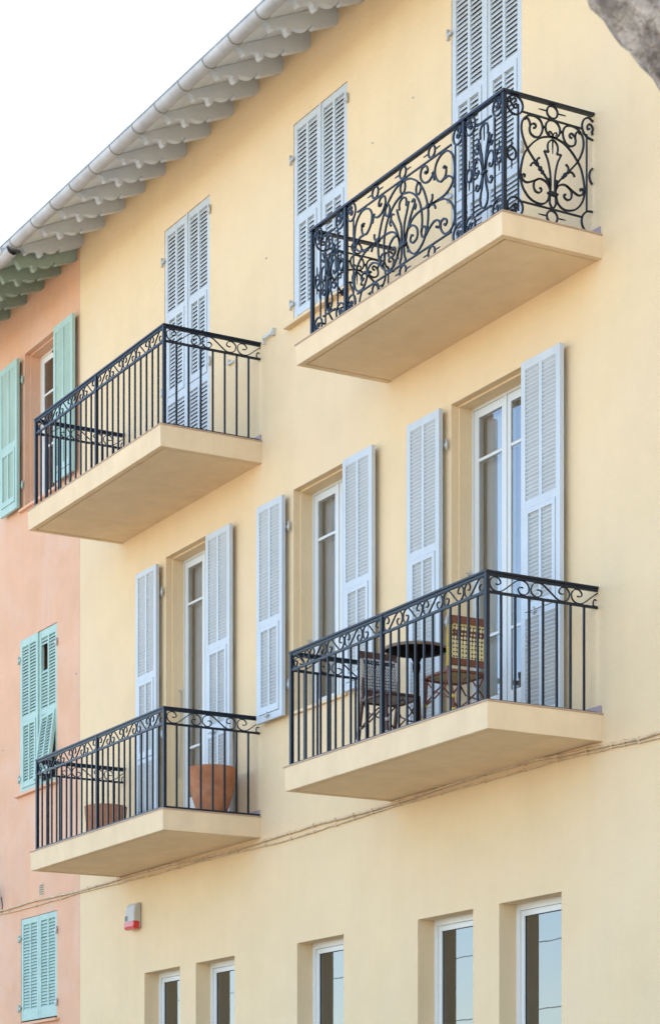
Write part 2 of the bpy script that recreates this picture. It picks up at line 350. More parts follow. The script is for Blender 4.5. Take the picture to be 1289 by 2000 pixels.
part('gutter_joint', cr, 'zinc_joint', pg)

# ------------------------------------------------------------------ shutters
SLAT_N = {'yellow_house': 0, 'pink_house': 0}
SLATM = {}
def slat_mesh(wd, opened, t, mname, pt):
    key = (round(wd, 3), opened, mname, round(pt, 3))
    if key not in SLATM:
        s = -1 if not opened else 1          # closed: outer edge low; folded open it is seen from its inner side
        y0, y1 = 0.005, t - 0.007; k = pt / 0.0455; za = 0.0245 * s * k; th = 0.0105 * k if not opened else 0.0075 * k
        p = [(y0, za - th/2), (y1, -za - th/2), (y1, -za + th/2), (y0, za + th/2)]
        SLATM[key] = MB().prism_x(p, 0.0, wd).mesh('slat', mname)
    return SLATM[key]
PITCH = 0.0455
def leaf(house, x0, x1, z0, z1, yf, secs, mname, opened, indiv, name_side, missing=(), tilt=None, hook=True):
    """one louvred leaf, face at y = yf, 4 cm thick; secs = [(zlo, zhi, flap)] from the top"""
    t = 0.042; st = 0.066; mu = 0.042; W = x1 - x0
    m = MB(); m.box(x0, x0+st, yf, yf+t, z0, z1); m.box(x1-st, x1, yf, yf+t, z0, z1)
    edges = [z1]
    for a, b, fl in secs: edges += [b, a]
    edges.append(z0)
    for i in range(0, len(edges), 2): m.box(x0+st+0.0002, x1-st-0.0002, yf+0.0015, yf+t-0.0015, edges[i+1], edges[i])
    o = part('shutter', m, mname, house, ((x0+x1)/2, yf, z0))
    rest = MB(); cx = (x0 + x1) / 2
    for si, (a, b, fl) in enumerate(secs):
        L, Rr = x0 + st, x1 - st; lo, hi = a, b
        if fl:                               # hinged lower flap with a frame of its own
            g = 0.005; fw2 = 0.045; fm = MB(); ya, yb = yf - 0.007, yf + t - 0.004
            fm.box(L+g, L+g+fw2, ya, yb, lo+g, hi-g); fm.box(Rr-g-fw2, Rr-g, ya, yb, lo+g, hi-g)
            fm.box(L+g+fw2+0.0002, Rr-g-fw2-0.0002, ya+0.001, yb, lo+g, lo+g+fw2+0.03); fm.box(L+g+fw2+0.0002, Rr-g-fw2-0.0002, ya+0.001, yb, hi-g-fw2, hi-g)
            fm.box(cx-mu/2+0.004, cx+mu/2-0.004, ya+0.002, yb-0.002, lo+g+fw2+0.0302, hi-g-fw2-0.0002)
            fo = part('flap', fm, mname, o, (cx, yf, hi))
            if tilt and fl == 2: fo.rotation_euler = tilt
            L += g + fw2; Rr -= g + fw2; lo += g + fw2 + 0.03; hi -= g + fw2
        else:
            part('mullion', MB().box(cx-mu/2, cx+mu/2, yf+0.001, yf+t-0.001, lo+0.0002, hi-0.0002), mname, o)
            fo = o
        h2 = mu / 2 - (0.004 if fl else 0)
        n = max(1, int(round((hi - lo) / (0.0366 if opened else PITCH)))); pt = (hi - lo) / n
        for c, (A, B) in enumerate(((L, cx - h2), (cx + h2, Rr))):
            sm = slat_mesh(B - A, opened, t, mname, pt)
            for k in range(n):
                if (si, c) in missing and missing[(si, c)][0] <= k < missing[(si, c)][1]: continue
                zc = hi - pt * (k + 0.5) + random.uniform(-0.0016, 0.0016); pos = Vector((A, yf, zc))
                tilted = tilt and fl == 2
                if (indiv and SLAT_N[house.name] < 300) and not tilted:
                    q = link('slat', sm, o, pos); SLAT_N[house.name] += 1; q.rotation_euler = (R(random.uniform(-2.5, 2.5)), R(random.uniform(-0.35, 0.35)), 0)
                else:
                    vv = [Vector(v.co) + pos for v in sm.vertices]
                    if tilted:
                        piv = Vector((cx, yf, b)); rot = Matrix.Rotation(tilt[0], 3, 'X'); rz = Matrix.Rotation(tilt[1], 3, 'Y'); vv = [piv + rot.to_4x4().to_3x3() @ (rz @ (p - piv)) if False else piv + (rz @ rot) @ (p - piv) for p in vv]
                    rest.add(vv, [tuple(p.vertices) for p in sm.polygons])
    if rest.v: tag(part('slats', rest, mname, o, (cx, yf, z0)), kind='stuff')
    return o
def hinge(shut, x, y, z, sgn, m='hinge_metal'):
    h = MB(); h.tube([(x, y, z-0.05), (x, y, z+0.05)], 0.013, 8); h.box(min(x, x+0.06*sgn), max(x, x+0.06*sgn), y-0.004, y+0.004, z-0.016, z+0.016)
    part('hinge', h, m, shut)
def latch(shut, x, y, z, m='hinge_metal'):
    h = MB(); h.tube([(x-0.055, y-0.012, z), (x+0.05, y-0.012, z+0.008)], 0.007, 6); h.tube([(x, y-0.012, z+0.045), (x+0.004, y-0.016, z-0.03)], 0.006, 6); h.box(x-0.02, x+0.02, y-0.008, y, z-0.012, z+0.012)
    part('latch', h, m, shut)
BL, GR = 'blue_shutter', 'green_shutter'
def closed_pair(house, op, secs, mname, ind, yf=0.004):
    x0, x1, z0, z1 = op; c = (x0 + x1) / 2; g = 0.006
    a = leaf(house, x0+g, c-0.003, z0+g, z1-g, yf, secs, mname, False, ind[0], 'l')
    b = leaf(house, c+0.003, x1-g, z0+g, z1-g, yf, secs, mname, False, ind[1], 'r')
    part('cover_strip', MB().box(c-0.004, c+0.030, yf-0.012, yf-0.0005, z0+g, z1-g), mname, b)
    return a, b
up = lambda z1: (10.355, z1 - 0.075, 0)
# order decides which slats are single objects (the 300 that show largest)
tall1 = [up(11.33), (9.36, 10.30, 1), (8.42, 9.27, 0)]
wl_secs = [(6.215, 7.385, 0), (5.22, 6.14, 1), (4.33, 5.165, 0)]
ww_secs = [(6.215, 7.385, 0), (5.20, 6.14, 1)]
w1r = leaf(yellow, W1[1]+0.120, W1[1]+0.722, FLL+0.06, 7.462, -0.095, wl_secs, BL, True, True, 'r')
s1l, s1r = closed_pair(yellow, S1, tall1, BL, (True, True))
w1l = leaf(yellow, W1[0]-0.655, W1[0]-0.070, FLL+0.06, 7.462, -0.095, wl_secs, BL, True, True, 'l')
s2l, s2r = closed_pair(yellow, S2, [up(11.34), (9.30, 10.30, 1)], BL, (False, False))
s3l, s3r = closed_pair(yellow, S3, tall1, BL, (False, False))
w2l = leaf(yellow, W2[0]-0.665, W2[0]-0.085, 5.125, 7.455, -0.095, ww_secs, BL, True, False, 'l')
w2r = leaf(yellow, W2[1]+0.070, W2[1]+0.650, 5.125, 7.465, -0.095, ww_secs, BL, True, False, 'r')
w3l = leaf(yellow, W3[0]-0.640, W3[0]-0.075, FLL+0.06, 7.445, -0.095, wl_secs, BL, True, False, 'l')
w3r = leaf(yellow, W3[1]+0.075, W3[1]+0.665, FLL+0.06, 7.455, -0.095, wl_secs, BL, True, False, 'r')
for o, x in ((w1l, W1[0]-0.03), (w2l, W2[0]-0.045), (w3l, W3[0]-0.035)):
    for z in (7.12, 5.45): hinge(o, x, -0.035, z, -1)
for o, op in ((s1l, S1), (s2l, S2), (s3l, S3)):
    for z in (10.98, 9.45): hinge(o, op[0]-0.035, -0.02, z, 1)
for o, op in ((s1r, S1), (s2r, S2), (s3r, S3)):
    for z in (11.16, 9.45): hinge(o, op[1]+0.03, -0.02, z, -1)
for o, x, z in ((w1r, W1[1]+0.34, 5.20), (w3r, W3[1]+0.30, 5.20), (w2l, W2[0]-0.40, 5.17), (w2r, W2[1]+0.4, 5.17), (w1l, W1[0]-0.36, 5.20)): latch(o, x, -0.1, z)
# green shutters
pm = PM; c = (pm[0] + pm[1]) / 2; gs = [(6.42, 7.345, 0), (5.47, 6.34, 1)]; gs2 = [(6.42, 7.345, 0), (5.47, 6.34, 2)]
pb = PB; gb = [(2.52, 3.655, 0)]
PITCH = 0.042
pbl = leaf(pink, pb[0]+0.006, c-0.003, pb[2]+0.03, pb[3]-0.006, 0.004, gb, GR, False, True, 'l'); pbr = leaf(pink, c+0.003, pb[1]-0.006, pb[2]+0.03, pb[3]-0.006, 0.004, gb, GR, False, True, 'r')
pml = leaf(pink, pm[0]+0.006, c-0.003, pm[2]+0.006, pm[3]-0.006, -0.012, gs, GR, False, True, 'l')
pmr = leaf(pink, c+0.003, pm[1]-0.006, pm[2]+0.006, pm[3]-0.006, 0.008, gs2, GR, False, True, 'r', missing={(0, 0): (2, 10)}, tilt=(R(-9), R(-3), 0))
tag(pmr, label='mint green shutter leaf with missing slats and a flap hanging askew')
PITCH = 0.0455
ptr = leaf(pink, PT[1]+0.055, PT[1]+0.665, 9.20, 11.185, -0.095, [(10.12, 11.10, 0), (9.30, 10.03, 1)], GR, True, False, 'r')
ptl = leaf(pink, PT[0]-0.665, PT[0]-0.055, 9.20, 11.185, -0.095, [(10.12, 11.10, 0), (9.30, 10.03, 1)], GR, True, False, 'l')
for z in (10.9, 9.5): hinge(ptl, PT[0]-0.02, -0.03, z, -1, GR)
for o, op in ((pml, PM), (pbl, PB)):
    for z in (op[3]-0.26, op[2]+0.2): hinge(o, op[0]-0.035, -0.02, z, 1, GR)
for o, op in ((pmr, PM), (pbr, PB)):
    for z in (op[3]-0.26, op[2]+0.2): hinge(o, op[1]+0.03, -0.02, z, -1)

# sills
def sill(house, x0, x1, z, m, out=0.075, th=0.035): part('window_sill', MB().box(x0, x1, -out, 0.07, z-th, z), m, house)
sill(yellow, S2[0]-0.10, S2[1]+0.08, 9.243, 'slab_plaster'); sill(yellow, W2[0]-0.02, W2[1]+0.02, 5.148, 'slab_plaster', 0.03)
sill(pink, PT[0]-0.12, PT[1]+0.10, 9.183, 'pink_plaster', 0.05); sill(pink, PM[0]-0.12, PM[1]+0.10, 5.403, 'pink_plaster', 0.06); sill(pink, PB[0]-0.06, PB[1]+0.08, 2.348, 'pink_plaster', 0.06)

# ------------------------------------------------------------------ windows
def pane(o, x0, x1, z0, z1, y, g='glass'):
    link('pane', MB().add([(x0,y,z0),(x1,y,z0),(x1,y,z1),(x0,y,z1)], [(0,1,2,3)]).mesh('pane', g, (x0,y,z0), False), o, (x0,y,z0))   # one sheet, normal to the street
def french(house, op, bars, bottom, m='grey_frame'):
    x0, x1, z0, z1 = op; x0 += 0.02; x1 -= 0.02; z1 -= 0.02; y = 0.215
    f = MB(); f.box(x0, x0+0.028, y, y+0.08, z0, z1); f.box(x1-0.028, x1, y, y+0.08, z0, z1); f.box(x0+0.0282, x1-0.0282, y, y+0.08, z1-0.028, z1); f.box(x0+0.0282, x1-0.0282, y, y+0.08, z0, z0+0.03)
    o = part('french_window', f, m, house, ((x0+x1)/2, y, z0))
    c = (x0 + x1) / 2
    for A, B in ((x0+0.031, c-0.002), (c+0.002, x1-0.031)):
        k = MB(); a, b = z0+0.033, z1-0.031; s = 0.072; yy = y + 0.008
        k.box(A, A+s, yy, yy+0.055, a, b); k.box(B-s, B, yy, yy+0.055, a, b); k.box(A+s+0.0002, B-s-0.0002, yy+0.001, yy+0.054, b-0.075, b); k.box(A+s+0.0002, B-s-0.0002, yy+0.001, yy+0.054, a, bottom)
        part('casement', k, m, o, (A, yy, a))
        zs = [bottom] + bars + [b-0.075]
        for z in bars: part('glazing_bar', MB().box(A+s+0.0002, B-s-0.0002, yy+0.003, yy+0.048, z-0.014, z+0.014), m, o)
        for i in range(len(zs)-1): pane(o, A+s-0.004, B-s+0.004, zs[i], zs[i+1], yy+0.012)
    part('cover_strip', MB().box(c-0.02, c+0.02, y-0.004, y+0.0078, z0+0.034, z1-0.033), m, o)
    return o
f1 = french(yellow, W1, [5.28, 6.965], 4.70); f2 = french(yellow, W2, [6.965], 5.29); f3 = french(yellow, W3, [5.28, 6.965], 4.70); f4 = french(pink, PT, [9.98, 10.68], 9.36, 'white_frame')
part('vent_slot', MB().box(-28.99, -28.80, 0.198, 0.2145, 11.155, 11.175), 'gasket', f4)
# espagnolette rods beside the lower french windows
for o, x, zz in ((f1, W1[0]+0.024, 5.9), (f2, W2[0]+0.024, 5.9), (f3, W3[0]+0.024, 5.95)):
    k = MB(); k.tube([(x, 0.19, zz), (x+0.01, 0.17, zz-0.5), (x+0.015, 0.15, zz-1.0)], 0.005, 6); k.box(x-0.004, x+0.016, 0.17, 0.19, zz, zz+0.03); k.tube([(x+0.004, 0.15, zz+0.02), (x+0.004, 0.20, zz+0.02)], 0.006, 6)
    part('stay_rod', k, 'hinge_metal', o)
def ground_window(x0, x1):
    z0, z1 = GZ; y = 0.185; fw_ = 0.058; f = MB()
    f.box(x0, x0+fw_, y, y+0.07, z0, z1); f.box(x1-fw_, x1, y, y+0.07, z0, z1); f.box(x0+fw_+0.0002, x1-fw_-0.0002, y, y+0.07, z1-fw_, z1); f.box(x0+fw_+0.0002, x1-fw_-0.0002, y, y+0.07, z0, z0+fw_)
    o = part('ground_floor_window', f, 'white_frame', yellow, ((x0+x1)/2, y, z0))
    s = MB(); a, b, c_, d = x0+fw_+0.003, x1-fw_-0.003, z0+fw_+0.003, z1-fw_-0.003; k = 0.05; yy = y + 0.016
    s.box(a, a+k, yy, yy+0.05, c_, d); s.box(b-k, b, yy, yy+0.05, c_, d); s.box(a+k+0.0002, b-k-0.0002, yy, yy+0.05, d-k, d); s.box(a+k+0.0002, b-k-0.0002, yy, yy+0.05, c_, c_+k)
    part('sash', s, 'white_frame', o, (a, yy, c_))
    g = MB(); q = 0.007; a += k; b -= k; c_ += k; d -= k; yy += 0.012
    for bx in ((a, a+q, c_, d), (b-q, b, c_, d), (a+q, b-q, d-q, d), (a+q, b-q, c_, c_+q)): g.box(bx[0], bx[1], yy, yy+0.01, bx[2], bx[3])
    part('gasket', g, 'gasket', o)
    pane(o, a, b, c_, d, yy+0.005, 'glass_dark')
for a, b in GW: ground_window(a, b)
# curtains hang inside
def curtain(op, label, x0, x1):
    m = MB(); n = 60; vs = []
    for i in range(n + 1):
        x = x0 + (x1 - x0) * i / n; y = 0.34 + 0.014 * math.sin(i * 0.95) + 0.01 * math.sin(i * 2.3 + 1)
        vs += [(x, y, op[2] + 0.06), (x, y, op[3] - 0.03)]
    m.add(vs, [(2*i, 2*i+2, 2*i+3, 2*i+1) for i in range(n)], True)
    o = part('curtain', m, 'curtain', None, ((x0+x1)/2, 0.34, op[2]+0.06)); tag(o, label, 'curtain', 'sheer curtains behind the tall windows')
curtain(W1, 'sheer curtain inside the tall window above the bistro chairs', W1[0]+0.03, W1[1]-0.03)
curtain(W2, 'sheer curtain inside the middle window of the middle row', W2[0]+0.03, W2[1]-0.03)
curtain(W3, 'sheer curtain inside the tall window above the big terracotta pot', W3[0]+0.03, W3[1]-0.03)

# ------------------------------------------------------------------ balconies
def slab(x0, x1, d, zt, zb):
    m = MB(); t = 0.022; r = 0.065; dp = 0.018     # sides lean in a little towards the bottom; soffit recessed inside a drip rim
    top = [(x0,0,zt),(x0,-d,zt),(x1,-d,zt),(x1,0,zt)]
    bot = [(x0+t,0,zb),(x0+t,-d+0.004,zb),(x1-0.002,-d+0.004,zb),(x1-0.002,0,zb)]
    def loop(k, z): return [(x0+t+k,0,z),(x0+t+k,-d+k,z),(x1-k,-d+k,z),(x1-k,0,z)]
    rings = [top, bot, loop(r, zb), loop(r+0.001, zb+dp), loop(r+0.020, zb+dp), loop(r+0.021, zb+0.004)]   # rim, drip groove, soffit
    fs = [(0,1,2,3)] + [(4*i+k, 4*i+k+1, 4*i+5+k, 4*i+4+k) for i in range(5) for k in range(3)] + [(20,21,22,23)]
    m.add([p for q in rings for p in q], fs)
    o = part('balcony_slab', m, 'slab_plaster', yellow, ((x0+x1)/2, 0, zt))
    part('floor_tiles', MB().box(x0-0.012, x1+0.006, -d-0.006, -0.0005, zt+0.0005, zt+0.014), 'coping', o)
    part('skirting', MB().box(x0, x1-0.02, -0.014, -0.0005, zt+0.0145, zt+0.085), 'skirting', o)
    return o
slab(-20.085, -16.497, 1.022, FLU, FLU-0.195); slab(-26.375, -22.700, 1.212, 8.197, 7.968)
slab(-20.022, -16.483, 1.177, FLL, 3.913); slab(-26.392, -22.726, 1.172, FLL, 3.920)

def s_scroll(L, h, flip, mirror_ends=True):
    """S-scroll lying in a band L long and h high, centred on 0"""
    r = h / 2
    P = [(-0.66,0.03),(-0.57,-0.05),(-0.45,0.10),(-0.43,0.40),(-0.54,0.84),(-0.76,0.90),(-0.935,0.42),(-0.94,-0.20),(-0.84,-0.72),(-0.62,-0.98),(-0.38,-0.86),(-0.13,-0.32)]
    full = catmull([(a * L / 2, b * r) for a, b in P] + [(0, 0)] + [(-a * L / 2, -b * r) for a, b in reversed(P)], 3)
    return [(p[0], p[1] * (-1 if flip else 1)) for p in full]
def railing(a0, a1, dr, zf, zr):
    """plain balcony railing: handrail, scroll band, balusters"""
    top, band, bot = zr - 0.006, zr - 0.178, zf + 0.04; m = MB()
    HW, BW = 0.022, 0.011
    # front rails and the two returns; all pieces butt against the posts
    m.box(a0-HW, a1+HW, -dr-HW, -dr+HW, top-0.011, top+0.006); m.box(a0-HW, a0+HW, -dr+HW+0.0002, -0.004, top-0.011, top+0.006); m.box(a1-HW, a1+HW, -dr+HW+0.0002, -0.004, top-0.011, top+0.006)
    mid = (a0 + a1) / 2; pw = 0.0175
    for x in (a0, mid, a1): m.box(x-pw, x+pw, -dr-pw, -dr+pw, zf+0.0145, top-0.0112)
    for z, h in ((top-0.024, 0.0125), (band, 0.011), (bot-0.012, 0.010)):
        for A, B in ((a0+pw+0.0002, mid-pw-0.0002), (mid+pw+0.0002, a1-pw-0.0002)): m.box(A, B, -dr-BW, -dr+BW, z-h, z+h)
        for x in (a0, a1): m.box(x-BW, x+BW, -dr+pw+0.0002, -0.003, z-h, z+h)
    o = part('railing', m, 'iron', yellow, (mid, -dr, zf))
    b2 = 0.0088; bz0, bz1 = bot - 0.0019, band - 0.0112
    bm_ = MB().box(-b2, b2, -b2, b2, 0, bz1 - bz0).mesh('baluster', 'iron')
    for A, B in ((a0, mid), (mid, a1)):
        for k in range(1, 12): link('baluster', bm_, o, (A + (B - A) * k / 12, -dr, bz0))
    n = 8
    for x in (a0, a1):
        for k in range(1, n): link('baluster', bm_, o, (x, -dr + dr * k / n, bz0))
    bh = (top - 0.0367) - (band + 0.0112); zc = (top - 0.0367 + band + 0.0112) / 2
    sc = {}
    for fl in (0, 1):
        Lf = (mid - a0 - 2 * pw) / 5
        sc['f', fl] = MB().flat_bar(s_scroll(Lf, bh, fl), lambda a, d, z: (a, d, z), 0.0090, 0.014).mesh('scroll', 'iron')
        Ls = (dr - pw) / 2.68
        sc['s', fl] = MB().flat_bar(s_scroll(Ls, bh, fl), lambda a, d, z: (d, a, z), 0.0090, 0.014).mesh('scroll', 'iron')
    for A in (a0 + pw, mid + pw):
        for k in range(5): link('scroll', sc['f', (k + 1) % 2 if A == a0 + pw else k % 2 ], o, (A + Lf * (k + 0.5), -dr, zc))
    half = {}
    for x in (a0, a1):
        for k in range(2): link('scroll', sc['s', k % 2], o, (x, -dr + pw + Ls * (k + 0.5), zc))
        P = [p for p in s_scroll(Ls, bh, 0) if p[0] < 0.58 * Ls / 2]
        part('scroll', MB().flat_bar([(p[0] - dr + pw + Ls * 2.5, p[1] + zc) for p in P], lambda a, d, z: (x + d, a, z), 0.0090, 0.014), 'iron', o)
        Q = [(-0.012, zc - 0.012), (-0.034, zc - 0.006), (-0.046, zc - 0.034), (-0.040, zc - 0.062), (-0.016, zc - bh / 2)]
        part('scroll', MB().flat_bar(catmull(Q, 4), lambda a, d, z: (x + d, a, z), 0.0090, 0.014), 'iron', o)
    return o
railing(-26.262, -22.744, 1.148, 8.197, 9.281); railing(-19.962, -16.567, 1.129, FLL, 5.249); railing(-26.246, -22.752, 1.140, FLL, 5.231)

# ---- the ornate railing of the upper right balcony
def ornate():
    a0, a1, dr, zf = -19.930, -16.625, 0.918, FLU
    H, top = 1.092, 1.085; pw = 0.017
    P1, P2 = -19.284, -17.240
    m = MB(); HW = 0.024
    m.box(a0-HW, a1+HW, -dr-HW, -dr+HW, zf+top-0.016, zf+top+0.006); m.box(a0-HW, a0+HW, -dr+HW+0.0002, -0.004, zf+top-0.016, zf+top+0.006); m.box(a1-HW, a1+HW, -dr+HW+0.0002, -0.004, zf+top-0.016, zf+top+0.006)
    for x in (a0, P1, P2, a1): m.box(x-pw, x+pw, -dr-pw, -dr+pw, zf+0.0145, zf+top-0.0162)
    o = part('railing', m, 'iron', yellow, (-18.27, -dr, zf))
    tag(o, label='ornate wrought iron railing with palmettes and scrolls')
    fr = lambda a, d, z: (a, -dr + d, zf + z)
    def sd(x): return lambda a, d, z: (x + d, -a, zf + z)
    def bar(pl, pts, wd=0.011, dep=0.014, name='scroll'): part(name, MB().flat_bar(pts, pl, wd, dep), 'iron', o)
    def curve(pl, pts, wd=0.0155, name='scroll', n=4): bar(pl, catmull(pts, n), wd, 0.015, name)
    def ring(pl, ca, cz, ra, rz, name='ring'):
        part(name, MB().flat_bar([(ca + ra * math.cos(2*math.pi*k/20), cz + rz * math.sin(2*math.pi*k/20)) for k in range(20)], pl, 0.0150, 0.015, True), 'iron', o)
    def dart(pl, a, z, b, y, name='dart'):
        part(name, MB().flat_bar([(a, z), ((a+b)/2, (z+y)/2), (b, y)], pl, [0.004, 0.010, 0.009], 0.010), 'iron', o)
    def ring_darts(pl, ca, cz, r=0.055, vert=False):
        if not vert:
            ring(pl, ca, cz, r, r - 0.002)
            dart(pl, ca - r - 0.085, cz, ca - r, cz); dart(pl, ca + r + 0.085, cz, ca + r, cz)
        else:
            ring(pl, ca, cz, r * 0.82, r * 1.05); dart(pl, ca, cz + r * 1.05 + 0.075, ca, cz + r * 1.05); dart(pl, ca, cz - r * 1.05 - 0.075, ca, cz - r * 1.05)
    def roundel(pl, ca, cz, sx, sz, r=0.078):
        """open ring with two curled ends in the corner of a panel; sx, sz point to the corner"""
        pts = [(ca + sx * r * math.cos(R(q)), cz + sz * r * 1.02 * math.sin(R(q))) for q in range(118, 334, 12)]
        a = [(ca + sx * p[0] * r, cz + sz * p[1] * r) for p in [(0.10,-0.05),(0.02,0.10),(-0.16,0.12),(-0.28,-0.04),(-0.18,-0.26),(0.06,-0.30),(0.30,-0.08),(0.50,0.14),(0.72,0.40)]]
        b = [(ca + sx * p[0] * r, cz + sz * p[1] * r) for p in [(0.16,0.30),(0.00,0.34),(-0.12,0.52),(0.04,0.72),(0.26,0.66),(0.40,0.42),(0.62,0.62),(0.80,0.80)]]
        curve(pl, [(ca + sx * r * math.cos(R(q)), cz + sz * r * 1.02 * math.sin(R(q))) for q in range(60, 395, 22)], 0.0150, 'roundel', 2)
        curve(pl, a, 0.0140, 'roundel', 3); curve(pl, b, 0.0140, 'roundel', 3)
    def blob(pl, a, z, ra, rz, name='collar'):
        n = 10; pts = [(a + ra * math.cos(2*math.pi*k/n), z + rz * math.sin(2*math.pi*k/n)) for k in range(n)]
        mb = MB(); vs = []
        for dd, sc_ in ((-0.017, 0.7), (-0.011, 1), (0.011, 1), (0.017, 0.7)): vs += [pl(a + (p[0]-a)*sc_, dd, z + (p[1]-z)*sc_) for p in pts]
        mb.add(vs, [(i*n+k, i*n+(k+1)%n, (i+1)*n+(k+1)%n, (i+1)*n+k) for i in range(3) for k in range(n)] + [tuple(range(n)), tuple(range(3*n, 4*n))])
        part(name, mb, 'iron', o)
    B2, BB = 0.945, 0.180
    # sides
    SC = 0.424
    half = dict(
     upper=[(0.624,0.834),(0.606,0.835),(0.597,0.855),(0.615,0.87),(0.646,0.855),(0.661,0.822),(0.651,0.78),(0.606,0.759),(0.561,0.774),(0.533,0.821),(0.53,0.87),(0.557,0.916),(0.615,0.935),(0.682,0.922),(0.731,0.873),(0.744,0.804),(0.726,0.727),(0.682,0.644),(0.624,0.576),(0.579,0.53),(0.535,0.484),(0.49,0.438),(0.455,0.386)],
     hook=[(0.709,0.884),(0.686,0.902),(0.664,0.881),(0.655,0.846)],
     arch=[(0.424,0.797),(0.472,0.79),(0.543,0.767),(0.606,0.724),(0.66,0.671),(0.713,0.597),(0.744,0.494),(0.753,0.397),(0.735,0.319),(0.695,0.261),(0.642,0.221),(0.57,0.204),(0.517,0.213),(0.476,0.248),(0.458,0.303)],
     low=[(0.561,0.337),(0.543,0.334),(0.543,0.312),(0.57,0.295),(0.602,0.303),(0.619,0.336),(0.611,0.382),(0.57,0.412),(0.526,0.415),(0.481,0.395),(0.458,0.359)],
     branch=[(0.57,0.411),(0.624,0.383),(0.686,0.358),(0.726,0.369),(0.741,0.395),(0.729,0.418),(0.709,0.415),(0.715,0.397)],
     palm=[(0.449,0.32),(0.445,0.403),(0.452,0.498),(0.472,0.582),(0.494,0.63),(0.512,0.664)], palm2=[(0.512,0.664),(0.466,0.660)], palm3=[(0.466,0.660),(0.476,0.693),(0.472,0.735),(0.450,0.762),(0.424,0.773)],
     leafa=[(0.584,0.536),(0.586,0.565),(0.575,0.585),(0.557,0.592)], leafb=[(0.593,0.53),(0.611,0.539),(0.635,0.531),(0.651,0.505)],
     foot=[(0.452,0.303),(0.456,0.243),(0.446,0.213),(0.427,0.192)], stem=[(0.449,0.32),(0.462,0.39),(0.466,0.44)])
    for x in (a0, a1):
        pl = sd(x)
        bar(pl, [(0.775, 0.10), (0.775, 1.00)], 0.013, 0.013, 'bar'); bar(pl, [(0.072, 0.235), (0.072, 0.90)], 0.013, 0.013, 'bar')
        bar(pl, [(0.740, B2), (0.112, B2 - 0.008)], 0.013, 0.016, 'bar'); bar(pl, [(0.740, BB + 0.006), (0.112, BB)], 0.013, 0.016, 'bar')
        ring_darts(pl, 0.429, 1.007); ring_darts(pl, 0.430, 0.117); ring_darts(pl, 0.842, 0.57, 0.052, True)
        for k, P in half.items():
            wd = 0.0155 if k not in ('palm', 'palm2', 'palm3') else 0.0135
            for s in (1, -1):
                Q = [(SC + s * (p[0] - SC), p[1]) for p in P]
                (curve(pl, Q, wd) if len(P) > 2 else bar(pl, Q, wd))
        for s in (1, -1):
            blob(pl, SC + s * 0.128, 0.503, 0.018, 0.020, 'bud'); blob(pl, SC + s * 0.106, 0.478, 0.013, 0.016, 'bud'); blob(pl, SC + s * 0.160, 0.533, 0.014, 0.016, 'bud')
        bar(pl, [(SC, 0.779), (SC + 0.001, 0.72), (SC, 0.653)], [0.012, 0.011, 0.003], 0.010)
        ring(pl, SC, 0.866, 0.075, 0.074)
        for s in (1, -1): curve(pl, [(SC, 0.800), (SC + s*0.012, 0.832), (SC + s*0.035, 0.840), (SC + s*0.042, 0.825), (SC + s*0.028, 0.815)], 0.009)
        blob(pl, SC + 0.091, 0.862, 0.014, 0.010, 'bud'); blob(pl, SC - 0.091, 0.862, 0.014, 0.010, 'bud'); blob(pl, SC, 0.315, 0.058, 0.020)
        roundel(pl, 0.808, 0.985, 1, 1); roundel(pl, 0.808, 0.130, 1, -1)
        # cut roundels against the wall
        curve(pl, [(0.040,0.955),(0.058,0.945),(0.066,0.965),(0.050,0.99),(0.022,0.985),(0.008,0.955),(0.018,0.930),(0.010,0.905)]); curve(pl, [(0.006,1.02),(0.050,1.045),(0.100,1.02),(0.120,0.965),(0.105,0.91),(0.065,0.875),(0.006,0.862)])
        curve(pl, [(0.010,0.245),(0.065,0.240),(0.110,0.20),(0.125,0.140),(0.105,0.09),(0.060,0.045)]); curve(pl, [(0.010,0.620),(0.035,0.59),(0.045,0.55),(0.035,0.51),(0.012,0.48)])
    # wide front panel
    C = -18.262
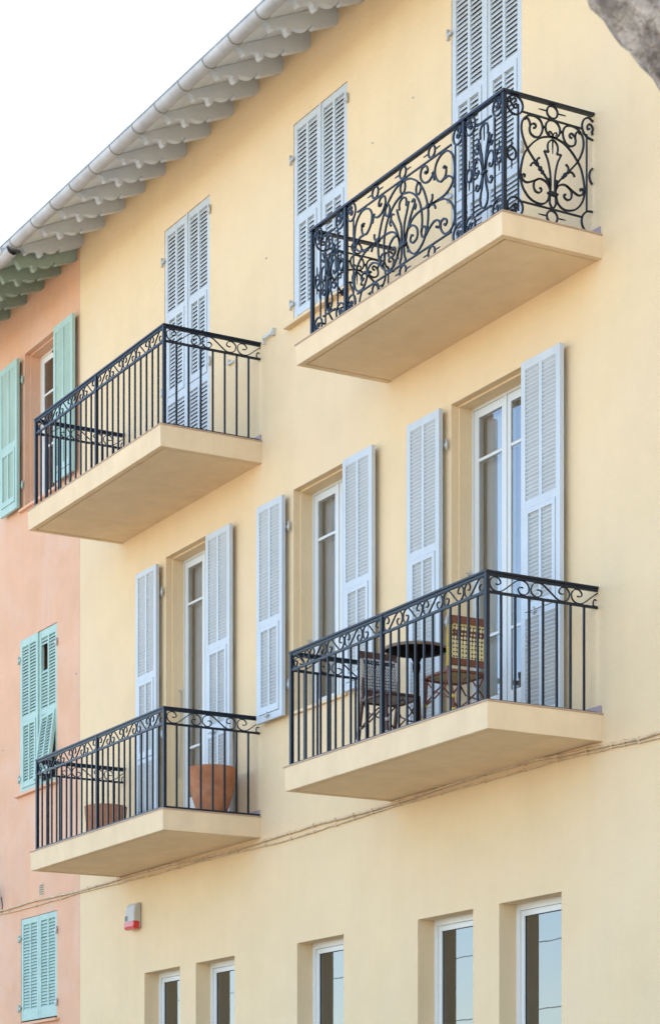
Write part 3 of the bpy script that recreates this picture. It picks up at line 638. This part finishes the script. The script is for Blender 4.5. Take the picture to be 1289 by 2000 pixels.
    wide = dict(
     outer=[(0.0,0.930),(0.118,0.910),(0.233,0.848),(0.325,0.760),(0.393,0.645),(0.432,0.517),(0.425,0.401),(0.393,0.317),(0.325,0.245),(0.222,0.205),(0.141,0.240),(0.083,0.305),(0.050,0.386)],
     inner=[(0.0,0.816),(0.118,0.786),(0.222,0.720),(0.291,0.629),(0.325,0.521),(0.330,0.435),(0.314,0.357)],
     big=[(0.371,0.870),(0.395,0.850),(0.425,0.870),(0.40,0.915),(0.345,0.925),(0.310,0.900),(0.307,0.839),(0.371,0.777),(0.461,0.769),(0.535,0.822)],
     c2=[(0.680,0.790),(0.705,0.800),(0.728,0.770),(0.722,0.722),(0.684,0.692),(0.629,0.690),(0.562,0.749),(0.546,0.832),(0.595,0.897),(0.684,0.925),(0.761,0.912),(0.834,0.847),(0.864,0.747),(0.856,0.645),(0.794,0.580),(0.706,0.548),(0.573,0.543),(0.427,0.549),(0.279,0.555),(0.164,0.530),(0.083,0.463),(0.040,0.380)],
     low=[(0.506,0.544),(0.607,0.537),(0.706,0.512),(0.805,0.447),(0.864,0.349),(0.856,0.258),(0.794,0.204),(0.706,0.206),(0.644,0.269),(0.644,0.334),(0.706,0.341),(0.742,0.303),(0.712,0.280),(0.695,0.300)],
     tail=[(0.393,0.305),(0.461,0.352),(0.540,0.378),(0.607,0.359),(0.629,0.316),(0.600,0.298),(0.584,0.315)],
     curl=[(0.050,0.398),(0.083,0.463),(0.164,0.476),(0.245,0.417),(0.245,0.339),(0.176,0.315),(0.130,0.350),(0.150,0.390),(0.180,0.378)],
     palm=[(0.022,0.36),(0.026,0.526),(0.069,0.626),(0.104,0.712)], palm2=[(0.104,0.712),(0.057,0.690)], palm3=[(0.057,0.690),(0.060,0.744),(0.030,0.774),(0.0,0.782)],
     plume=[(0.045,0.36),(0.095,0.50),(0.160,0.600),(0.205,0.66),(0.190,0.70),(0.155,0.685)], plume2=[(0.205,0.66),(0.225,0.63),(0.205,0.600)],
     hook=[(0.500,0.820),(0.525,0.775),(0.535,0.740)], leafa=[(0.46,0.548),(0.50,0.59),(0.50,0.63)], leafb=[(0.47,0.545),(0.53,0.525),(0.555,0.485)],
     wing=[(0.700,0.690),(0.770,0.690),(0.840,0.640),(0.868,0.585),(0.845,0.565)],
     foot=[(0.022,0.33),(0.026,0.26),(0.05,0.21),(0.03,0.190)], foot2=[(0.05,0.36),(0.09,0.30),(0.085,0.26)])
    bar(fr, [(P1 + 0.21, B2), (P2 - 0.21, B2)], 0.013, 0.016, 'bar'); bar(fr, [(P1 + 0.21, BB + 0.006), (P2 - 0.21, BB + 0.006)], 0.013, 0.016, 'bar')
    for x in (P1 + 0.138, P2 - 0.145): bar(fr, [(x, 0.20), (x, 0.91)], 0.013, 0.013, 'bar')
    for x in (-18.747, C, -17.770): ring_darts(fr, x, 1.008, 0.054)
    for x in (-18.747, C, -17.775): ring_darts(fr, x, 0.122, 0.054)
    for k, P in wide.items():
        for s in (1, -1):
            Q = [(C + s * p[0], p[1]) for p in P]
            (curve(fr, Q, 0.0165) if len(P) > 2 else bar(fr, Q, 0.0115))
    for s in (1, -1):
        ring(fr, C + s * 0.268, 0.765, 0.040, 0.052); ring(fr, C + s * 0.355, 0.350, 0.038, 0.048)
        blob(fr, C + s * 0.430, 0.552, 0.030, 0.022, 'bud'); blob(fr, C + s * 0.405, 0.86, 0.012, 0.012, 'bud'); blob(fr, C + s * 0.715, 0.785, 0.014, 0.014, 'bud'); blob(fr, C + s * 0.58, 0.312, 0.012, 0.012, 'bud')
    ring(fr, C, 0.873, 0.042, 0.054); blob(fr, C, 0.355, 0.072, 0.021)
    for x, s in ((P1 + 0.098, -1), (P2 - 0.098, 1)): roundel(fr, x, 0.985, s, 1); roundel(fr, x, 0.130, s, -1)
    # narrow front panels
    nar = dict(palm=[(0.014,0.52),(0.030,0.646),(0.062,0.76),(0.088,0.815)], palm2=[(0.088,0.815),(0.056,0.818)], palm3=[(0.056,0.818),(0.062,0.87),(0.040,0.912),(0.0,0.922)],
     scroll=[(0.092,0.560),(0.080,0.542),(0.100,0.520),(0.132,0.535),(0.148,0.590),(0.125,0.648),(0.078,0.650),(0.040,0.600),(0.018,0.515)],
     stem=[(0.018,0.515),(0.050,0.66),(0.090,0.735),(0.125,0.790)], leaf=[(0.080,0.715),(0.115,0.705),(0.135,0.735)], leaf2=[(0.085,0.725),(0.090,0.770),(0.075,0.795)],
     lowc=[(0.018,0.505),(0.055,0.42),(0.100,0.385),(0.128,0.410),(0.112,0.440),(0.095,0.425)], foot=[(0.016,0.495),(0.030,0.40),(0.058,0.31),(0.050,0.245),(0.020,0.212),(0.0,0.208)])
    for A, B in ((a0, P1), (P2, a1)):
        c = (A + B) / 2; hw = 0.166
        for x in (c - hw, c + hw): bar(fr, [(x, 0.20), (x, 0.91)], 0.013, 0.013, 'bar')
        bar(fr, [(c - 0.115, B2), (c + 0.115, B2)], 0.013, 0.016, 'bar'); bar(fr, [(c - 0.115, BB + 0.006), (c + 0.115, BB + 0.006)], 0.013, 0.016, 'bar')
        for s in (-1, 1):
            roundel(fr, c + s * 0.212, 0.985, s, 1, 0.074); roundel(fr, c + s * 0.212, 0.130, s, -1, 0.074)
            ring_darts(fr, c + s * 0.231, 0.565, 0.052, True)
            for k, P in nar.items():
                Q = [(c + s * p[0], p[1]) for p in P]; (curve(fr, Q, 0.0145) if len(P) > 2 else bar(fr, Q, 0.010))
        bar(fr, [(c, 0.92), (c, 0.84), (c, 0.78)], [0.012, 0.010, 0.003], 0.010); blob(fr, c, 0.508, 0.046, 0.018)
    return o
ornate()

# ------------------------------------------------------------------ things on the balconies
FC = FLL + 0.0145
def bistro_chair(x, y, face, label, wood, bind, weave):
    """face = +1: the sitter looks towards +x"""
    t = thing('bistro_chair', label, 'chair', (x, y, FC), 'bistro chairs at the round table')
    g = lambda u, v, z: (x + face * u, y + v, FC + z)     # u forward from the backrest, v sideways
    hw = 0.190
    def leg(pts, r, m=wood):
        return part('leg', MB().tube([g(*p) for p in catmull(pts, 4)], r, 8), m, t, g(*pts[0]))
    for s in (-1, 1):
        leg([(-0.10, s*(hw-0.005), 0), (-0.055, s*hw, 0.25), (0.0, s*hw, 0.50), (0.0, s*hw, 0.70), (-0.035, s*(hw-0.004), 0.93)], 0.0205)
        leg([(0.445, s*(hw-0.012), 0), (0.42, s*(hw-0.012), 0.26), (0.40, s*(hw-0.015), 0.50)], 0.0205)
        # cane bindings wound round the legs and back posts
        for zz, L in ((0.06, 0.085), (0.235, 0.03)):
            part('binding', MB().tube([g(0.443 - 0.09*zz, s*(hw-0.012), zz), g(0.443 - 0.09*(zz+L), s*(hw-0.012), zz+L)], 0.0245, 10), bind, t)
            part('binding', MB().tube([g(-0.10 + 0.18*zz, s*(hw-0.002), zz), g(-0.10 + 0.18*(zz+L), s*(hw-0.001), zz+L)], 0.0245, 10), bind, t)
        nb = 26
        for k in range(nb):
            z0 = 0.53 + 0.36 * k / nb; f = max(0.0, (z0 - 0.70) / 0.23); u = -0.035 * f * f - 0.004
            ringm = MB().tube([g(u, s*hw, z0), g(u - 0.002, s*hw, z0 + 0.36/nb*0.70)], 0.0250, 8); part('binding', ringm, bind, t)
        # side braces
        part('brace', MB().tube([g(0.0, s*(hw-0.01), 0.48), g(0.10, s*(hw-0.02), 0.36), g(0.25, s*(hw-0.02), 0.30), g(0.41, s*(hw-0.02), 0.26)], 0.008, 6), wood, t)
        part('brace', MB().tube([g(0.39, s*(hw-0.01), 0.47), g(0.28, s*(hw-0.025), 0.36), g(0.10, s*(hw-0.025), 0.29), g(-0.03, s*(hw-0.01), 0.24)], 0.008, 6), wood, t)
    for u in (-0.02, 0.41):
        part('brace', MB().tube([g(u, -hw+0.01, 0.26), g(u, -0.06, 0.40), g(u, 0, 0.455), g(u, 0.06, 0.40), g(u, hw-0.01, 0.26)], 0.008, 6), wood, t)
    # seat: woven pad in a cane rim
    n = 28; prof = []
    for k in range(n):
        q = 2 * math.pi * k / n; e = 0.42
        cx = math.copysign(abs(math.cos(q)) ** e, math.cos(q)); sy = math.copysign(abs(math.sin(q)) ** e, math.sin(q)); prof.append((0.205 + 0.235 * cx, (hw + 0.016) * sy))
    sm = MB(); vs = [g(a, b, 0.488) for a, b in prof] + [g(0.205+(a-0.205)*0.97, b*0.97, 0.508) for a, b in prof]; sm.add(vs, [(k, (k+1)%n, n+(k+1)%n, n+k) for k in range(n)] + [tuple(range(n)), tuple(range(n, 2*n))])
    part('seat', sm, weave, t, g(0.2, 0, 0.49))
    part('seat_rim', MB().tube([g(a, b, 0.49) for a, b in prof] + [g(*prof[0], 0.49)], 0.0165, 8), wood, t)
    # backrest
    bk = MB(); zz = [0.585, 0.64, 0.70, 0.76, 0.82, 0.87, 0.905]
    U = lambda z: -0.035 * max(0.0, (z - 0.70) / 0.23) ** 2
    vs = []
    for dd in (-0.007, 0.007):
        for z in zz: vs += [g(U(z) + dd, -hw + 0.02, z), g(U(z) + dd, hw - 0.02, z)]
    nn = len(zz); fs = []
    for k in range(nn - 1): fs += [(2*k, 2*k+1, 2*k+3, 2*k+2), (2*nn+2*k, 2*nn+2*k+1, 2*nn+2*k+3, 2*nn+2*k+2)]
    bk.add(vs, fs); part('backrest', bk, weave, t, g(0, 0, 0.6))
    for z, h in ((0.935, 0.032), (0.575, 0.030)):
        rl = MB(); pts = [g(U(z), v, z) for v in (-hw - 0.012, -0.1, 0, 0.1, hw + 0.012)]
        rl.box(min(x+face*(U(z)-0.016), x+face*(U(z)+0.016)), max(x+face*(U(z)-0.016), x+face*(U(z)+0.016)), y-hw-0.012, y+hw+0.012, FC+z-h, FC+z+h)
        part('back_rail', rl, wood, t)
    return t
bistro_chair(-19.10, -0.66, 1, 'bistro chair with black and white woven back, left of the round table', 'rattan_dark', 'bind_white', 'weave_black')
bistro_chair(-17.60, -0.66, -1, 'bistro chair with yellow bindings and red brown frame, right of the table', 'rattan_red', 'bind_yellow', 'weave_yellow')
tx, ty = -18.35, -0.72
t = thing('bistro_table', 'small dark round pedestal table between the two bistro chairs', 'table', (tx, ty, FC))
part('table_top', MB().lathe([(0.001, 0.825), (0.262, 0.825), (0.280, 0.833), (0.285, 0.842), (0.272, 0.848), (0.001, 0.848)], (tx, ty, FC), 48), 'table_dark', t, (tx, ty, FC+0.8))
part('rim', MB().lathe([(0.2855, 0.822), (0.291, 0.825), (0.293, 0.842), (0.289, 0.852), (0.2855, 0.852)], (tx, ty, FC), 48, False), 'table_edge', t, (tx, ty, FC+0.8))
part('pedestal', MB().lathe([(0.034, 0.04), (0.034, 0.10), (0.028, 0.16), (0.028, 0.62), (0.036, 0.66), (0.036, 0.70), (0.030, 0.72), (0.05, 0.76), (0.11, 0.815), (0.11, 0.8245)], (tx, ty, FC), 20), 'table_dark', t, (tx, ty, FC))
for k in range(4):
    q = R(45 + 90 * k)
    part('foot', MB().tube([(tx + 0.02*math.cos(q), ty + 0.02*math.sin(q), FC+0.08), (tx + 0.12*math.cos(q), ty + 0.12*math.sin(q), FC+0.05), (tx + 0.21*math.cos(q), ty + 0.21*math.sin(q), FC+0.014)], [0.020, 0.017, 0.013], 8), 'table_dark', t)
def pot(x, y, z, r, h, label):
    t = thing('terracotta_pot', label, 'plant pot', (x, y, z), 'terracotta pots on the lower left balcony')
    part('body', MB().lathe([(r*0.52, 0), (r*0.55, 0.01), (r*0.70, h*0.20), (r*0.85, h*0.42), (r*0.935, h*0.62), (r*0.975, h*0.80), (r*0.985, h*0.93), (r, h*0.965), (r, h*0.99), (r*0.97, h), (r*0.90, h), (r*0.87, h*0.97), (r*0.80, h*0.70), (r*0.78, h*0.69)], (x, y, z), 48), 'terracotta', t, (x, y, z))
    part('soil', MB().lathe([(0.001, h*0.88), (r*0.84, h*0.88), (r*0.84, h*0.885), (0.001, h*0.89)], (x, y, z), 32), 'soil', t)
pot(-23.11, -0.40, FC, 0.258, 0.545, 'large rounded terracotta pot by the french window of the lower left balcony')
pot(-25.70, -0.50, FC, 0.252, 0.490, 'terracotta pot mostly hidden behind the railing at the lower left balcony far end')

# ------------------------------------------------------------------ small things on the walls
t = thing('alarm_siren', 'beige alarm siren box with red lens on the yellow wall', 'alarm siren', (-25.90, 0, 3.25))
m = MB(); prof = [(-0.0005, 3.245), (-0.085, 3.245), (-0.100, 3.33), (-0.100, 3.43), (-0.085, 3.52), (-0.06, 3.55), (-0.0005, 3.56)]
m.prism_x(prof, -26.035, -25.775); b = part('housing', m, 'alarm_white', t, (-25.9, 0, 3.25))
bv = b.modifiers.new('bevel', 'BEVEL'); bv.width = 0.018; bv.segments = 3; bv.limit_method = 'ANGLE'
m = MB(); m.prism_x([(-0.028, 3.238), (-0.100, 3.238), (-0.112, 3.27), (-0.110, 3.335), (-0.028, 3.335)], -26.042, -25.768); l = part('lens', m, 'alarm_red', t)
bv = l.modifiers.new('bevel', 'BEVEL'); bv.width = 0.012; bv.segments = 2
part('sticker', MB().box(-26.030, -25.96, -0.1035, -0.0995, 3.345, 3.405), 'alarm_grey', t)
def cable(name, z_off, r, y, seed, label, x0=-38.0, x1=-11.0):
    P = [(-38, 3.93), (-34, 3.94), (-30.29, 3.925), (-27.6, 3.909), (-25.0, 3.893), (-22.8, 3.866), (-21.2, 3.880), (-20.0, 3.888), (-17.84, 3.908), (-16.44, 3.874), (-15.66, 3.85), (-13, 3.82), (-11, 3.84)]
    rnd = random.Random(seed); C = catmull(P, 9); pts = []
    for i, (x, z) in enumerate(C): pts.append((x, y, z + z_off + 0.010 * math.sin(x * 1.7 + seed) + rnd.uniform(-0.005, 0.005)))
    t = thing(name, label, 'cable', (-24, 0, 3.88)); part('cable_run', MB().tube(pts, r, 6), 'cable', t)
    k = 0
    for i in range(4, len(pts) - 1, 3):
        x, yy, z = pts[i]; part('clip', MB().box(x-0.008, x+0.008, yy-r-0.004, -0.0005, z-r-0.006, z+r+0.004), 'cable', t)
cable('wall_cable', 0.0, 0.0125, -0.020, 1, 'upper painted cable running along the wall below the balconies')
cable('wall_cable', -0.045, 0.009, -0.015, 4, 'thinner lower cable running along the wall below the balconies')
t = thing('wall_bracket', 'small pale metal bracket on the yellow wall beside the upper right balcony', 'bracket', (-22.49, 0, 9.28))
m = MB(); m.box(-22.60, -22.40, -0.045, -0.037, 9.27, 9.30); m.box(-22.43, -22.39, -0.0367, -0.0005, 9.255, 9.33); m.box(-22.612, -22.596, -0.045, -0.02, 9.215, 9.30); part('arm', m, 'iron_pale', t)
t = thing('wall_hook', 'tiny metal hook on the yellow wall behind the upper left railing', 'hook', (-23.40, 0, 9.28))
m = MB(); m.box(-23.46, -23.34, -0.030, -0.022, 9.255, 9.275); m.box(-23.47, -23.455, -0.030, -0.0005, 9.255, 9.32); part('arm', m, 'iron_pale', t)
t = thing('air_vent', 'small brown slotted air vent in the pink wall below the balcony', 'vent', (-28.85, 0, 3.98))
part('frame', MB().box(-28.93, -28.775, -0.006, -0.0005, 3.975, 4.135), 'cable', t)
for k in range(5): part('slot', MB().box(-28.915, -28.79, -0.008, -0.0062, 3.992 + 0.028*k, 4.006 + 0.028*k), 'brown_wood', t)
t = thing('wall_lamp', 'dark lantern bracket at the left edge of the pink wall', 'lamp', (-30.38, 0, 4.10))
m = MB(); m.tube(catmull([(-30.36,-0.002,4.62),(-30.36,-0.10,4.66),(-30.36,-0.20,4.58),(-30.36,-0.22,4.40),(-30.36,-0.18,4.30)], 5), 0.010, 8); part('arm', m, 'black_plastic', t)
part('lantern', MB().lathe([(0.02, 0.30), (0.06, 0.25), (0.10, 0.20), (0.085, 0.0), (0.05, -0.03), (0.001, -0.04)], (-30.36, -0.18, 4.0), 8), 'black_plastic', t)
part('wire', MB().tube(catmull([(-30.27,-0.004,4.12),(-30.22,-0.012,4.05),(-30.21,-0.012,3.97),(-30.24,-0.012,3.90)], 5), 0.006, 6), 'black_plastic', t)
# screws and plugs left in the plaster
for i, (x, z) in enumerate([(-22.60, 10.15), (-20.35, 10.52), (-19.58, 10.66), (-17.0, 10.8), (-27.72, 6.66), (-30.2, 6.1)]):
    o = part('wall_plug', MB().lathe([(0.009, 0), (0.010, 0.006), (0.006, 0.014), (0.001, 0.015)], (0, 0, 0), 8), 'iron_pale', None, (0, 0, 0)); o.location = (x, -0.0005, z); o.rotation_euler = (R(90), 0, 0)
    tag(o, ['old screw plug in the yellow wall left of the middle upper shutters', 'lower old screw plug in the wall right of the middle upper shutters', 'upper old screw plug in the wall left of the tall right shutters', 'old screw plug in the bare yellow wall below the branch', 'old screw plug in the pink wall beside the broken shutter', 'old screw plug in the pink wall at the left edge'][i], 'screw plug', 'screw plugs in the plaster')

# ------------------------------------------------------------------ the tree whose limb crosses the upper right corner
base = cam_point(3.7, 9.0, GROUND)
t = thing('tree', 'rough grey barked limb of a street tree in the upper right corner', 'tree', base)
from mathutils import noise as mn
def limb(name, pts, rads, n=22, sub=6, rough=0.05, seed=0):
    C = catmull([(*p, r) for p, r in zip(pts, rads)], sub); mb = MB(); mb.tube([c[:3] for c in C], [c[3] for c in C], n)
    cs = [Vector(c[:3]) for c in C]; vs = []
    for i, v in enumerate(mb.v):
        v = Vector(v); c = cs[min(i // n, len(cs) - 1)]; d = (v - c).normalized()
        h = mn.fractal(v * 2.2 + Vector((seed, 0, 0)), 1.0, 2.0, 3) * 0.9 + abs(mn.noise(v * 9)) * 0.9 + mn.noise(v * 24) * 0.35
        vs.append(v + d * rough * h)
    mb.v = [tuple(v) for v in vs]; part(name, mb, 'bark', t, pts[0])
cp = cam_point
limb('trunk', [cp(3.75,9.0,GROUND-0.15), cp(3.7,9.0,0), cp(3.55,9.0,1.6), cp(3.2,9.0,2.75), cp(2.30,9.0,3.62), cp(1.335,9.0,4.625), cp(0.75,8.95,5.45), cp(0.3,8.8,6.4), cp(0.1,8.6,7.6)], [0.46,0.38,0.34,0.335,0.315,0.30,0.275,0.22,0.13], 64, 22, 0.035, 3)
limb('limb', [cp(3.3,9.0,2.5), cp(3.7,9.1,3.6), cp(3.9,9.3,5.2), cp(4.3,9.5,7.2)], [0.26,0.24,0.20,0.10], 16, 6, 0.04, 5)
limb('limb', [cp(0.9,8.95,5.2), cp(1.5,9.1,6.2), cp(1.9,9.3,7.4)], [0.17,0.13,0.07], 14, 6, 0.03, 6)
rnd = random.Random(11); mb = MB()
for (U, Z, h, rad) in [(0.2,8.6,8.4,1.0), (1.9,9.3,8.2,1.0), (4.3,9.5,8.0,1.2), (3.2,9.2,9.0,1.1)]:
    for k in range(420):
        d = Vector((rnd.gauss(0,1), rnd.gauss(0,1), rnd.gauss(0,0.7))).normalized() * rad * rnd.random() ** 0.4
        p = cp(U, Z, h) + d; a = Vector((rnd.gauss(0,1), rnd.gauss(0,1), rnd.gauss(0,1))).normalized() * 0.075; b = a.orthogonal().normalized() * 0.035
        mb.add([p - a, p + b, p + a, p - b], [(0, 1, 2, 3)])
part('crown', mb, 'leaf', t, cp(2, 9, 8.4))

# ------------------------------------------------------------------ wires over the far side of the street (they mirror in the panes)
for i, (y, z, sag) in enumerate([(-17.0, 5.9, 0.35), (-17.4, 7.3, 0.45), (-16.6, 4.3, 0.25)]):
    wt = thing('overhead_wire', ['middle overhead wire strung along the far side of the street', 'highest overhead wire strung along the far side of the street', 'lowest overhead wire strung along the far side of the street'][i], 'wire', (-50, y, z), 'wires over the street')
    pts = []
    for k in range(73):
        x = -140 + 2 * k; u = ((x + 140) % 36) / 36; pts.append((x, y, z - sag * 4 * u * (1 - u)))
    part('wire_run', MB().tube(pts, 0.010, 5), 'black_plastic', wt)
